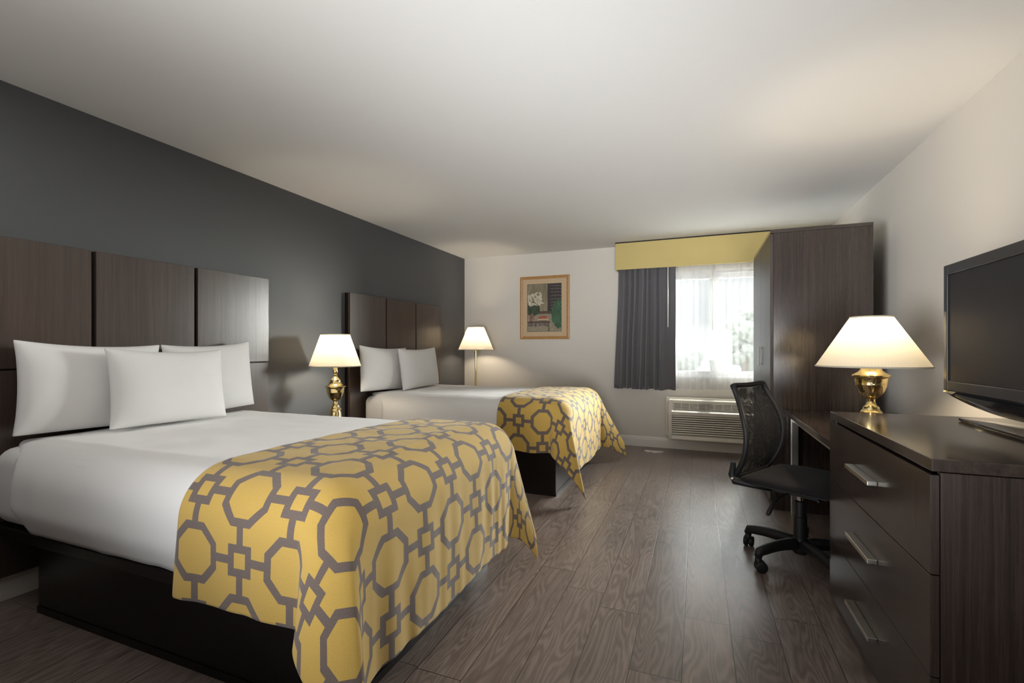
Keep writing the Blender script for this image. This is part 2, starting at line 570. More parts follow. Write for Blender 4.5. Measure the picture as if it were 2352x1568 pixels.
# window: slider with two sashes, frame, glass
win = bpy.data.objects.new('window_1', None)
win.location = ((WX0 + WX1) / 2, FY + 0.08, WZ0)
COL.objects.link(win)
tag(win, kind='structure')
def frame_bm(x0, x1, z0, z1, y0, y1, w, wt=None, wb=None):
    wt = wt or w; wb = wb or w
    bm = nb()
    box(bm, x0, x0 + w, y0, y1, z0, z1)
    box(bm, x1 - w, x1, y0, y1, z0, z1)
    box(bm, x0 + w, x1 - w, y0, y1, z0, z0 + wb)
    box(bm, x0 + w, x1 - w, y0, y1, z1 - wt, z1)
    return bm
link('window_frame', frame_bm(WX0, WX1, WZ0, WZ1, FY + 0.03, FY + 0.12, 0.035), 'vinyl', win)
xm = 0.178
for x0, x1, yy in ((WX0 + 0.035, xm + 0.05, FY + 0.05), (xm - 0.045, WX1 - 0.035, FY + 0.09)):
    s = link('sash', frame_bm(x0, x1, WZ0 + 0.035, WZ1 - 0.035, yy, yy + 0.03, 0.055), 'vinyl', win)
    link('glass_pane', bx(x0 + 0.055, x1 - 0.055, yy + 0.012, yy + 0.018, WZ0 + 0.09, WZ1 - 0.09), 'glass', s)
link('window_sill', bx(WX0, WX1, FY, FY + 0.1, WZ0, WZ0 + 0.02), 'vinyl', win)

# outside: ground and trees seen dimly through the sheers
g = struct('ground_outside', bx(-40, 40, FY + 0.6, 70, -0.7, -0.6), 'ground')
def tree(x, y, h, r, seed, label):
    rnd = random.Random(seed)
    root = thing('tree', (x, y, -0.6), label, 'tree', 'trees outside the window')
    bm = nb()
    tube(bm, [(x, y, -0.6), (x + 0.1, y, h * 0.3), (x, y, h * 0.7)], [0.16, 0.12, 0.05], 8)
    link('trunk', bm, 'bark', root, smooth=True)
    bm = nb()
    for k in range(16):
        t = k / 16
        rr = r * (0.35 + 0.5 * math.sin(PI * (0.12 + 0.8 * t))) * rnd.uniform(0.6, 0.9)
        a = rnd.uniform(0, 2 * PI)
        off = r * 0.55 * math.sin(PI * (0.15 + 0.8 * t))
        c = Vector((x + off * math.cos(a), y + off * math.sin(a), h * (0.3 + 0.68 * t)))
        q = bmesh.ops.create_icosphere(bm, subdivisions=3, radius=rr)
        for v in q['verts']:
            d = v.co.normalized()
            v.co = v.co * (1 + 0.5 * nz(d.x * 3 + k, d.y * 3, d.z * 3)) + c
    link('crown', bm, 'leaf', root, smooth=True)
tree(1.55, 19, 2.75, 0.55, 3, 'slender tree outside, showing faintly through the sheer curtain beside the wardrobe')
tree(2.6, 22, 1.5, 1.0, 5, 'low bushy tree outside, farther right than the slender tree behind the sheer curtain')
tree(-0.75, 24, 1.3, 1.0, 8, 'low bush outside, behind the left pane of the sheer-curtained window')

# ================================================================== HEADBOARDS
def headboard(yc, label):
    t = thing('headboard', (LX, yc, 0.125), label, 'headboard', 'dark panelled headboards')
    pw = 0.5455
    y0 = yc - 1.5 * pw
    link('backing_panel', bx(LX + 0.001, LX + 0.03, y0 - 0.0, y0 + 3 * pw, 0.125, 1.70, bev=0.002), 'espresso', t)
    g = 0.011
    for k in range(3):
        a, c = y0 + k * pw, y0 + (k + 1) * pw
        a += g if k else 0
        c -= g if k < 2 else 0
        link('upper_panel', bx(LX + 0.036, LX + 0.062, a, c, 1.087, 1.70, bev=0.0015), 'wood_head', t)
        link('lower_panel', bx(LX + 0.036, LX + 0.062, a, c, 0.125, 1.079, bev=0.0015), 'wood_head', t)
    link('spacer', bx(LX + 0.03, LX + 0.036, y0 + 0.006, y0 + 3 * pw - 0.006, 0.13, 1.695), 'black_gap', t)
B1, B2 = 1.768, 4.285
headboard(B1, 'dark wood panelled headboard of the nearer bed, behind its three white pillows')
headboard(B2, 'dark wood panelled headboard in the far corner, behind the brass lamp and two pillows')

# ================================================================== BEDS
XF = -0.93           # foot face of the runner
HW = 0.72            # half width to the side face
RB = 0.16            # softness radius of the mattress edges
ZT = 0.772
def edge_out(d, R):
    """profile past an edge: horizontal reach and drop after distance d"""
    q = PI * R / 2
    if d <= 0: return d, 0.0
    if d < q: return R * math.sin(d / R), R * (1 - math.cos(d / R))
    return R, R + (d - q)

def bed(yc, label, dy_plinth0, dy_plinth1):
    t = thing('platform_bed', (-2.0, yc, 0), label, 'bed', 'dark platform beds')
    bm = bx(-2.75, -1.053, yc + dy_plinth0, yc + dy_plinth1, 0.0, 0.345, bev=0.003)
    link('plinth', bm, 'espresso', t)
    bm = nb()
    box(bm, -2.752, -1.051, yc + dy_plinth0 - 0.004, yc + dy_plinth0 - 0.0005, 0.0, 0.03)
    box(bm, -1.0525, -1.049, yc + dy_plinth0, yc + dy_plinth1, 0.0, 0.03)
    link('kick_strip', bm, 'espresso', t)
    link('platform', bx(-2.955, -0.99, yc - 0.67, yc + 0.67, 0.346, 0.392, bev=0.004), 'espresso', t)
    return t
bed(B1, 'black platform base under the nearer bed, on the plank floor', -0.594, 0.526)
bed(B2, 'black platform base under the far bed, partly hidden by the nearer bed', -0.672, 0.60)

def mattress(yc, label):
    bm = nb()
    box(bm, -2.95, -1.05, yc - 0.674, yc + 0.674, 0.394, 0.735)
    bmesh.ops.bevel(bm, geom=list(bm.edges), offset=0.07, segments=5, affect='EDGES', profile=0.5)
    o = link('mattress', bm, 'white', loc=(-2.0, yc, 0.394), smooth=True)
    tag(o, label, 'mattress', 'mattresses under white bedspreads')
mattress(B1, 'white mattress end showing at the head of the nearer bed')
mattress(B2, 'white mattress of the far bed under its bedspread by the headboard')

def bedspread(yc, label):
    """white cover: soft-edged shell over the mattress, hanging down both sides and the foot"""
    R = RB - 0.012
    hw = HW - 0.022
    xe = XF - 0.02
    z0 = ZT - 0.016
    side = PI * R / 2 + (z0 - R - 0.395)
    tt = hw - R + side
    xh = -2.925
    xflat = xe - R
    foot = PI * R / 2 + (z0 - R - 0.41)
    L = (xflat - xh) + foot
    def f(u, v):
        s = xh + u * L
        t = -tt + 2 * tt * v
        a = s - xflat
        bb = abs(t) - (hw - R)
        sg = 1 if t > 0 else -1
        hem = 0.395 + 0.03 * sm(-1.6, -2.75, s)
        if a <= 0 or bb <= 0:
            x, dz1 = (s, 0.0)
            if a > 0:
                o, d = edge_out(a, R); x = xflat + o; dz1 = d
            y, dz2 = t, 0.0
            if bb > 0:
                o, d = edge_out(bb, R); y = sg * (hw - R + o); dz2 = d
            z = z0 - dz1 - dz2
        else:
            r = math.hypot(a, bb); ph = math.atan2(a, bb)
            # soft tucked corner
            n = 1.0 / max(abs(math.cos(ph)), abs(math.sin(ph)))
            o, d = edge_out(max(a, bb), R)
            x = xflat + o * math.sin(ph); y = sg * (hw - R + o * math.cos(ph)); z = z0 - d
        # soft bulge of the sides and crown of the top
        z += 0.008 * (1 - (t / tt) ** 2) if bb <= 0 else 0
        if bb > 0:
            q = sm(0.0, 0.2, z0 - z) * (1 - sm(0.24, 0.37, z0 - z))
            y += sg * 0.012 * q
            y -= sg * 0.035 * sm(0.25, 0.40, z0 - z)
        # head edge rounds in
        e = sm(0.10, 0.0, s - xh)
        if bb > 0:
            e2 = sm(0.5, 0.0, s - xh)
            x += 0.17 * sm(0.0, 0.22, bb) * e2
            y -= sg * 0.045 * e * e * sm(0.0, 0.2, bb)
            z += 0.055 * sm(0.22, 0.38, z0 - z) * sm(0.18, 0.0, s - xh)
        else:
            z -= 0.012 * sm(0.045, 0.0, s - xh)
        w = 0.004 * nz(s * 5, t * 5, yc) + 0.0025 * nz(s * 13, t * 9, 3 + yc)
        z += w
        if bb > 0.2:
            y += sg * 0.007 * nz(s * 6, z * 3, 7)
        return (x, yc + y, z)
    bm = nb()
    grid(bm, 76, 90, f)
    o = link('bedspread', bm, 'white', loc=(-2.0, yc, ZT), smooth=True)
    mod(o, 'SOLIDIFY', thickness=0.01, offset=-1)
    tag(o, label, 'bedspread', 'white bedspreads')
bedspread(B1, 'smooth white bedspread tucked over the nearer bed')
bedspread(B2, 'smooth white bedspread tucked over the far bed')

# the loop that the hanging corner of the runner follows (r = to the right seen from the aisle, o = outward)
LOOP_NEAR = [(0.0, 0.0), (-0.02, 0.02), (-0.08, 0.05), (-0.15, 0.12), (-0.155, 0.215), (-0.105, 0.305), (-0.01, 0.365), (0.065, 0.368),
             (0.062, 0.325), (-0.005, 0.255), (-0.05, 0.175), (-0.05, 0.10), (-0.02, 0.035), (0.0, 0.0)]
LOOP_FAR = [(0.0, 0.0), (0.015, 0.015), (0.02, 0.08), (0.05, 0.2), (0.1, 0.34), (0.15, 0.45), (0.19, 0.47),
            (0.2, 0.43), (0.17, 0.3), (0.12, 0.17), (0.07, 0.07), (0.02, 0.01), (0.0, 0.0)]
def loop_at(loop, f):
    ds = [0.0]
    for p, q in zip(loop, loop[1:]):
        ds.append(ds[-1] + math.hypot(q[0] - p[0], q[1] - p[1]))
    x = f * ds[-1]
    n = len(loop)
    for i in range(n - 1):
        if x <= ds[i + 1] or i == n - 2:
            u = (x - ds[i]) / max(1e-9, ds[i + 1] - ds[i])
            p0 = loop[max(i - 1, 0)]; p1 = loop[i]; p2 = loop[i + 1]; p3 = loop[min(i + 2, n - 1)]
            def cr(a, b2, c, d):
                return 0.5 * ((2 * b2) + (-a + c) * u + (2 * a - 5 * b2 + 4 * c - d) * u * u + (-a + 3 * b2 - 3 * c + d) * u ** 3)
            return cr(p0[0], p1[0], p2[0], p3[0]), cr(p0[1], p1[1], p2[1], p3[1])

def runner(yc, label, xhead, seed, side_drop=0.35, foot_hem=0.165, uoff=0.0, voff=0.0, skew=0.0, kn=1.0, kf=0.6):
    R = RB
    q = PI * R / 2
    tside = q + (ZT - R - side_drop)
    tfoot = q + (ZT - R - foot_hem)
    th = HW - R
    xflat = XF - R
    L = (xflat - xhead) + tfoot
    T = th + tside
    ni, nj = 72, 144
    def mapst(u, v):
        t = -T + 2 * T * v
        x0 = xhead + skew * (t / T)
        return x0 + u * (xflat + tfoot - x0), t
    def f(u, v):
        s, t = mapst(u, v)
        a = s - xflat
        bb = abs(t) - th
        sg = 1 if t > 0 else -1
        k = seed * 3.7
        if a > 0 and bb > 0:
            r = math.hypot(a, bb); ph = math.atan2(a, bb)
            fr = ph / (PI / 2)
            o, d = edge_out(r, R)
            cx, cy = xflat, sg * th
            x = cx + o * math.sin(ph); y = cy + sg * o * math.cos(ph); z = ZT - min(d, R)
            h = max(0.0, r - q)
            if r > 0.17:
                lr, lo = loop_at(LOOP_NEAR if sg < 0 else LOOP_FAR, fr)
                grow = sm(0, 0.06, r - 0.17) * (kn if sg < 0 else kf)
                lr *= grow; lo *= grow
                ex = 0.7071 * (lr + lo)
                ey = 0.7071 * (lr - lo)
                if sg > 0:
                    ex, ey = 0.7071 * (lr + lo), -0.7071 * (lr - lo)
                dn = math.sqrt(max(0.1, 1 - ex * ex - ey * ey))
                hl = max(0.0, r - 0.17)
                x += hl * ex; y += hl * ey; z -= h * dn
            hang = sm(0.1, 0.4, r)
        else:
            x, y, z = s, t, ZT
            hang = 0.0
            if a > 0:
                o, d = edge_out(a, R); x = xflat + o; z -= d; hang = sm(0.1, 0.5, a)
            if bb > 0:
                o, d = edge_out(bb, R); y = sg * (th + o); z -= d; hang = sm(0.1, 0.5, bb)
            fade = 1.0
            if a > 0:      # vertical ripples down the foot face
                fade = sm(0, 0.15, th - abs(t) + 0.02)
                x += fade * (hang * 0.013 * (nz(t * 7, k, z * 1.2) + 0.75 * nz(t * 19, k + 4, z * 2)) + 0.012 * hang)
                z += hang * 0.018 * nz(t * 3.2, k + 9)
            elif bb > 0:
                fade = sm(0, 0.15, -a + 0.02)
                y += sg * fade * (hang * 0.010 * (nz(s * 6, k + 2, z * 1.5) + 0.5 * nz(s * 14, k, z * 2)) + 0.006 * hang)
                z += hang * 0.016 * nz(s * 4, k + 5)
            else:
                z += 0.006 * abs(nz(s * 7, t * 5, k)) + 0.004 * abs(nz(s * 15, t * 11, k + 2)) + 0.008 * (1 - (t / th) ** 2)
        return (x, yc + y, z + 0.004)
    bm = nb()
    grid(bm, ni, nj, f, uv=lambda u, v: (mapst(u, v)[0] + uoff, mapst(u, v)[1] + voff))
    o = link('bed_runner', bm, 'runner', loc=(-1.2, yc, ZT), smooth=True)
    mod(o, 'SUBSURF', levels=1, render_levels=1)
    mod(o, 'SOLIDIFY', thickness=0.005, offset=1)
    tag(o, label, 'bed runner', 'gold octagon-patterned bed runners')
runner(B1, 'gold runner with brown octagon lattice draped over the foot of the nearer bed', -1.56, 1, uoff=0.095, voff=-0.116, skew=0.07, kn=0.95, kf=0.5)
runner(B2, 'gold runner with brown octagon lattice draped over the foot of the far bed', -1.53, 2, uoff=0.122, voff=-0.197, skew=0.02, kn=0.85, kf=0.95)

# ------------------------------------------------------------------ pillows
def pillow(label, group, cx, cy, zb, w, h, th, lean, yaw, seed, roll=0.0):
    """upright pillow, back towards -x; lean tips its top towards the headboard"""
    bm = nb()
    def surf(side):
        def f(u, v):
            a, c = 2 * u - 1, 2 * v - 1
            k = 0.06
            px = w / 2 * a * (1 - k * (1 - c * c) * abs(a) ** 1.5)
            pz = h / 2 * c * (1 - (0.11 if c > 0 else 0.015) * (1 - a * a) * abs(c) ** 1.5)
            d = max(0.0, (1 - abs(a) ** 2.6)) ** 0.62 * max(0.0, (1 - abs(c) ** 2.6)) ** 0.62
            d *= th / 2 * (1 + 0.12 * nz(a * 1.3 + seed, c * 1.3, side))
            d += 0.003 * nz(a * 5 + seed, c * 5, side + 3) * (1 - max(abs(a), abs(c)))
            return Vector((side * d, px, pz))
        return f
    n = 26
    for side in (1, -1):
        grid(bm, n, n, surf(side))
    bmesh.ops.remove_doubles(bm, verts=bm.verts, dist=0.0004)
    m = Matrix.Translation((cx, cy, zb + h / 2 * 0.985)) @ Matrix.Rotation(yaw, 4, 'Z') @ Matrix.Rotation(-lean, 4, 'Y') @ Matrix.Rotation(roll, 4, 'X')
    bmesh.ops.transform(bm, matrix=m, verts=bm.verts)
    o = link('pillow', bm, 'pillow', loc=(cx, cy, zb), smooth=True)
    mod(o, 'SUBSURF', levels=1, render_levels=1)
    return tag(o, label, 'pillow', group)
G1 = 'white pillows on the nearer bed'
G2 = 'white pillows on the far bed'
pillow('white pillow at the left end of the nearer bed, behind the front pillow', G1, -2.865, 1.445, 0.774, 0.64, 0.45, 0.16, 0.06, 0.0, 1, -0.03)
pillow('white pillow at the window side of the nearer bed, half hidden by the front pillow', G1, -2.865, 2.065, 0.780, 0.59, 0.45, 0.16, 0.06, 0.0, 2, 0.05)
pillow('white pillow standing in front of the other two on the nearer bed', G1, -2.70, 1.715, 0.773, 0.62, 0.42, 0.15, 0.14, -0.03, 3, -0.015)
pillow('left white pillow on the far bed, next to the brass lamp shade', G2, -2.86, 3.83, 0.774, 0.76, 0.44, 0.15, 0.06, 0.0, 4, -0.03)
pillow('right white pillow on the far bed, standing in front of the other', G2, -2.74, 4.27, 0.773, 0.80, 0.43, 0.15, 0.12, 0.06, 5, 0.02)

# ================================================================== NIGHTSTAND + LAMPS
t = thing('nightstand', (-2.78, 3.03, 0), 'dark wood nightstand between the two beds, under the brass lamp', 'nightstand')
link('cabinet_body', bx(-3.02, -2.56, 2.80, 3.26, 0.05, 0.54, bev=0.003), 'wood_z', t)
link('top', bx(-3.025, -2.54, 2.79, 3.27, 0.541, 0.57, bev=0.003), 'wood_y', t)
link('plinth', bx(-3.0, -2.6, 2.82, 3.24, 0, 0.049), 'espresso', t)
for z0 in (0.07, 0.31):
    d = link('drawer', bx(-2.559, -2.54, 2.805, 3.255, z0, z0 + 0.22, bev=0.002), 'wood_z', t)
    link('handle', bx(-2.539, -2.52, 2.96, 3.10, z0 + 0.13, z0 + 0.145, bev=0.002), 'steel', d)

def shade(parent, cx, cy, z0, z1, r0, r1, seg=110, mat='shade'):
    bm = nb()
    lay = bm.loops.layers.uv.new('UVMap')
    nr = 10
    rows = []
    for j in range(nr + 1):
        f = j / nr
        z = z0 + (z1 - z0) * f
        r = r0 + (r1 - r0) * f
        rows.append([bm.verts.new((cx + (r + (0.0012 if k % 2 else -0.0012)) * math.cos(2 * PI * k / (2 * seg)), cy + (r + (0.0012 if k % 2 else -0.0012)) * math.sin(2 * PI * k / (2 * seg)), z)) for k in range(2 * seg)])
    n = 2 * seg
    for j in range(nr):
        for k in range(n):
            fc = bm.faces.new((rows[j][k], rows[j][(k + 1) % n], rows[j + 1][(k + 1) % n], rows[j + 1][k]))
            for lp, (kk, jj) in zip(fc.loops, ((k, j), (k + 1, j), (k + 1, j + 1), (k, j + 1))):
                lp[lay].uv = (kk / n, jj / nr)
    o = link('lamp_shade', bm, mat, parent, smooth=True)
    bm = nb()
    tube(bm, [(cx + r0 * math.cos(a * PI / 24), cy + r0 * math.sin(a * PI / 24), z0) for a in range(48)], 0.0045, 6, True)
    link('bottom_trim', bm, mat, o, smooth=True)
    bm = nb()
    tube(bm, [(cx + r1 * math.cos(a * PI / 24), cy + r1 * math.sin(a * PI / 24), z1) for a in range(48)], 0.004, 6, True)
    link('top_trim', bm, mat, o, smooth=True)
    return o

def bulb(parent, cx, cy, z, power):
    bm = nb()
    lathe(bm, cx, cy, [(0.012, z - 0.05), (0.014, z - 0.03), (0.024, z - 0.01), (0.029, z + 0.012), (0.022, z + 0.033), (0.006, z + 0.042)], 16)
    link('bulb', bm, 'bulb', parent, smooth=True)
    l = lamp('bulb_light', 'POINT', (0, 0, 0), power, (1.0, 0.84, 0.63), shadow_soft_size=0.045)
    l.parent = parent
    l.location = Vector((cx, cy, z + 0.0)) - origin_of(parent)
    return l

mb, tb, bb_ = new_mat('lit_bulb')
bb_.inputs['Base Color'].default_value = (1, 0.9, 0.7, 1)
bb_.inputs['Emission Color'].default_value = (1.0, 0.78, 0.5, 1)
bb_.inputs['Emission Strength'].default_value = 6
MAT['bulb'] = mb

def brass_lamp(cx, cy, zb, label, k, sh, hb=0.5, mat='shade'):
    """k: scale of the brass body; sh: shade (z0, z1, r0, r1)"""
    t = thing('table_lamp', (cx, cy, zb), label, 'lamp', 'brass urn table lamps')
    S = lambda pr: [(r, zb + z * k) for r, z in pr]
    bm = nb()
    lathe(bm, cx, cy, S([(0.075, 0), (0.078, 0.008), (0.072, 0.018), (0.06, 0.026), (0.05, 0.05), (0.046, 0.095), (0.04, 0.115), (0.047, 0.118), (0.047, 0.124),
                         (0.036, 0.135), (0.034, 0.15), (0.022, 0.16), (0.017, 0.178)]), 40)
    link('foot', bm, 'brass', t, angle=40)
    bm = nb()
    lathe(bm, cx, cy, S([(0.017, 0.178), (0.018, 0.19), (0.028, 0.2), (0.04, 0.206), (0.055, 0.232), (0.066, 0.262), (0.0675, 0.266), (0.067, 0.27), (0.071, 0.298), (0.0735, 0.305), (0.081, 0.31), (0.082, 0.317), (0.07, 0.323)]), 48)
    link('urn', bm, 'brass', t, angle=40)
    bm = nb()
    lathe(bm, cx, cy, S([(0.07, 0.323), (0.055, 0.332), (0.045, 0.345), (0.042, 0.365), (0.043, 0.37), (0.037, 0.374), (0.024, 0.39), (0.013, 0.4), (0.017, 0.41), (0.012, 0.418), (0.018, 0.428), (0.021, 0.44),
                         (0.016, 0.452), (0.018, 0.47), (0.012, 0.48), (0.012, 0.50)]), 40)
    link('neck', bm, 'brass', t, angle=40)
    z0, z1, r0, r1 = sh
    zc = z0 + (z1 - z0) * hb
    bm = nb()
    tube(bm, [(cx, cy, zb + 0.49 * k), (cx, cy, zc - 0.045)], 0.011, 12)
    # harp
    pts = []
    for a in range(13):
        th = PI * a / 12
        pts.append((cx + 0.045 * math.cos(th), cy, zc - 0.05 + (z1 - zc + 0.04) * math.sin(th)))
    tube(bm, pts, 0.0018, 6)
    link('socket_and_harp', bm, 'brass', t, smooth=True)
    bulb(t, cx, cy, zc, sh_power[label])
    shade(t, cx, cy, z0, z1, r0, r1, mat=mat)
    return t
sh_power = {}
la = 'brass urn lamp with lit pleated shade on the nightstand between the beds'
lb = 'brass urn lamp with wide lit pleated shade at the desk, beside the wardrobe'
sh_power[la] = 13.0
sh_power[lb] = 24.0
brass_lamp(-2.75, 3.03, 0.571, la, 0.965, (1.04, 1.297, 0.2, 0.112))
brass_lamp(0.82, 2.88, 0.7435, lb, 0.96, (1.092, 1.341, 0.237, 0.088), 0.52, 'shade_wide')

# floor lamp in the far corner
fx, fy = -2.68, 5.50
t = thing('floor_lamp', (fx, fy, 0), 'slim brass floor lamp with lit cone shade in the far corner', 'lamp')
link('base', lathe(nb(), fx, fy, [(0.14, 0), (0.142, 0.012), (0.13, 0.022), (0.05, 0.03), (0.02, 0.05), (0.014, 0.07)], 40), 'brass', t, angle=40)
bm = nb()
tube(bm, [(fx, fy, 0.06), (fx, fy, 1.18)], 0.0125, 14)
link('pole', bm, 'brass', t, angle=40)
link('collar', lathe(nb(), fx, fy, [(0.013, 1.12), (0.02, 1.125), (0.02, 1.165), (0.014, 1.20), (0.012, 1.25)], 20), 'brass', t, angle=40)
bulb(t, fx, fy, 1.31, 14.0)
shade(t, fx, fy, 1.168, 1.462, 0.228, 0.105)

# ================================================================== PICTURE
px0, px1, pz0, pz1 = -2.197, -1.524, 1.307, 2.133
t = thing('framed_picture', ((px0 + px1) / 2, FY, pz0), 'oak framed still life print with cream mat on the far wall', 'picture')
def mitre_frame(x0, x1, z0, z1, w, y0, y1):
    bm = nb()
    o = [(x0, z0), (x1, z0), (x1, z1), (x0, z1)]
    i = [(x0 + w, z0 + w), (x1 - w, z0 + w), (x1 - w, z1 - w), (x0 + w, z1 - w)]
    m_ = [(x0 + w * .5, z0 + w * .5), (x1 - w * .5, z0 + w * .5), (x1 - w * .5, z1 - w * .5), (x0 + w * .5, z1 - w * .5)]
    lv = [(o, y1), (o, y0 + 0.006), (m_, y0), (i, y0 + 0.007), (i, y1)]
    rs = [[bm.verts.new((p[0], y, p[1])) for p in pts] for pts, y in lv]
    for a in range(len(rs)):
        b2 = (a + 1) % len(rs)
        for k in range(4):
            bm.faces.new((rs[a][k], rs[a][(k + 1) % 4], rs[b2][(k + 1) % 4], rs[b2][k]))
    return bm
link('frame', mitre_frame(px0, px1, pz0, pz1, 0.036, FY - 0.026, FY - 0.001), 'oak', t)
ax0, ax1, az0, az1 = px0 + 0.098, px1 - 0.105, pz0 + 0.098, pz1 - 0.10
bm = nb()
lv = [[(px0 + .03, pz0 + .03), (px1 - .03, pz0 + .03), (px1 - .03, pz1 - .03), (px0 + .03, pz1 - .03)], [(ax0, az0), (ax1, az0), (ax1, az1), (ax0, az1)]]
rs = [[bm.verts.new((p[0], y, p[1])) for p in pts] for pts, y in ((lv[0], FY - 0.010), (lv[1], FY - 0.010), (lv[1], FY - 0.006), (lv[0], FY - 0.006))]
for a in range(4):
    for k in range(4):
        bm.faces.new((rs[a][k], rs[a][(k + 1) % 4], rs[(a + 1) % 4][(k + 1) % 4], rs[(a + 1) % 4][k]))
link('mat_board', bm, 'mat_board', t)

def paint():
    """still life: pale wall, dark shutter, white lilies, fern, bowl of red fruit on an iron table"""
    nu, nv = 84, 116
    rnd = random.Random(4)
    lilies = [(rnd.uniform(0.02, 0.42), rnd.uniform(0.56, 0.82), rnd.uniform(0, 6.28)) for _ in range(24)]
    def col(u, v):
        n1 = nz(u * 9, v * 3, 1); n2 = nz(u * 25, v * 6, 2); n3 = nz(u * 14, v * 14, 5)
        c = Vector((0.24, 0.20, 0.135)) * (1 + 0.35 * n1 + 0.3 * n2)          # wall wash
        if v < 0.36:
            c = Vector((0.27, 0.235, 0.165)) * (1 + 0.3 * n3)                  # ground
        if 0.37 < v < 0.43 and u > 0.3:
            c = Vector((0.09, 0.065, 0.05)) * (1 + .4 * n3)
        if u > 0.6 and v > 0.42:
            c = Vector((0.045, 0.038, 0.036)) * (1 + 0.4 * n2)                 # shutter
            if u > 0.68 and math.sin(v * 95 + 3 * n1) > 0.72:
                c = Vector((0.13, 0.11, 0.1))
        fr = (u - 0.98) ** 2 / 0.075 + (v - 0.36) ** 2 / 0.085                  # fern
        if fr < 1 + 0.5 * n3:
            st = math.sin((u * 2.2 + v) * 60 + 6 * n1)
            c = Vector((0.035, 0.085, 0.05)) if st < 0.3 else Vector((0.08, 0.15, 0.085))
            c = c * (1 + 0.5 * n2)
        fo = (u - 0.16) ** 2 / 0.05 + (v - 0.48) ** 2 / 0.022                  # lily leaves
        if fo < 1 + 0.4 * n3:
            c = Vector((0.045, 0.065, 0.035)) * (1 + 0.7 * n2 + .5 * n3)
        for lx, lz, an in lilies:                                              # petals
            dx, dz = u - lx, (v - lz) * 1.38
            a = dx * math.cos(an) + dz * math.sin(an); bq = -dx * math.sin(an) + dz * math.cos(an)
            bq += 2.2 * a * a
            if (a / 0.085) ** 2 + (bq / 0.026) ** 2 < 1:
                c = Vector((0.56, 0.5, 0.38)) * (0.75 + 0.35 * min(1, max(0, bq / 0.026 + 0.5)))
        if (u - 0.13) ** 2 / 0.006 + (v - 0.285) ** 2 / 0.008 < 1:              # glass jar
            c = Vector((0.25, 0.13, 0.1)) * (1 + .5 * n3)
        if (u - 0.46) ** 2 / 0.02 + (v - 0.265) ** 2 / 0.0045 < 1 and v > 0.25:  # fruit
            c = Vector((0.36, 0.10, 0.07)) * (1 + .5 * n3)
        if (u - 0.46) ** 2 / 0.026 + (v - 0.26) ** 2 / 0.0022 < 1 and v < 0.268: # bowl
            c = Vector((0.5, 0.42, 0.26)) if v > 0.238 else Vector((0.2, 0.15, 0.09))
        if u < 0.67 and 0.19 < v < 0.215:
            c = Vector((0.07, 0.045, 0.045))
        if u < 0.64 and 0.11 < v < 0.19:                                       # iron scrolls
            q1 = abs(math.hypot((u - 0.3), (v - 0.145) * 1.38) - 0.07) < 0.012
            q2 = abs(math.hypot((u - 0.58), (v - 0.15) * 1.38) - 0.055) < 0.012
            q3 = abs(math.hypot((u - 0.1), (v - 0.15) * 1.38) - 0.055) < 0.012
            c = Vector((0.1, 0.07, 0.07)) if (q1 or q2 or q3) else Vector((0.19, 0.155, 0.13)) * (1 + .5 * n3)
        if abs(u - 0.63) < 0.012 and v < 0.19:
            c = Vector((0.07, 0.05, 0.05))
        if min(u, 1 - u) < 0.012 or min(v, 1 - v) < 0.009:
            c = Vector((0.08, 0.08, 0.055))
        return [max(0, min(1, k)) for k in c]
    bm = nb()
    vs = grid(bm, nu, nv, lambda u, v: (ax0 + u * (ax1 - ax0), FY - 0.0055, az0 + v * (az1 - az0)))
    cl = bm.loops.layers.float_color.new('paint')
    for f in bm.faces:
        c = f.calc_center_median()
        k = col((c.x - ax0) / (ax1 - ax0), (c.z - az0) / (az1 - az0))
        for lp in f.loops:
            lp[cl] = (*k, 1)
    return bm
link('print', paint(), 'art', t)

# ================================================================== WINDOW DRESSING
t = thing('valance', (0.185, FY, 2.115), 'mustard yellow box valance across the top of the window', 'valance')
bm = nb()
box(bm, -0.905, RX - 0.004, 5.63, 5.648, 2.115, 2.428, bev=0.003)
box(bm, -0.905, -0.887, 5.649, FY - 0.001, 2.115, 2.428, bev=0.003)
link('cloth_board', bm, 'mustard', t)
link('top_board', bx(-0.907, RX - 0.003, 5.627, FY - 0.001, 2.4285, 2.4385), 'espresso', t)

def pleated(x0, x1, z0, z1, yc, depth, folds, nu, nv, seed, flare=0.0, thick=0.002):
    rnd = random.Random(seed)
    k = len(folds)
    def ys(u):
        # smooth interpolation through fold heights
        f = u * (k - 1); i = min(int(f), k - 2); r = f - i
        r = r * r * (3 - 2 * r)
        return folds[i] * (1 - r) + folds[i + 1] * r
    def f(u, v):
        z = z1 + (z0 - z1) * v
        x = x0 + u * (x1 - x0) - flare * (1 - u) * (v - 1) * 1.0
        x += 0.012 * nz(u * 6, v * 1.6, seed)
        y = yc + depth * ys(min(1, max(0, u + 0.012 * nz(u * 4, v * 2.2, seed + 2)))) * (0.75 + 0.35 * v)
        y += 0.006 * nz(u * 5, v * 3, seed + 5)
        zz = z + (0.012 * nz(u * 9, 0.5, seed) if v > 0.98 else 0)
        return (x, y, zz)
    bm = nb()
    grid(bm, nu, nv, f)
    return bm

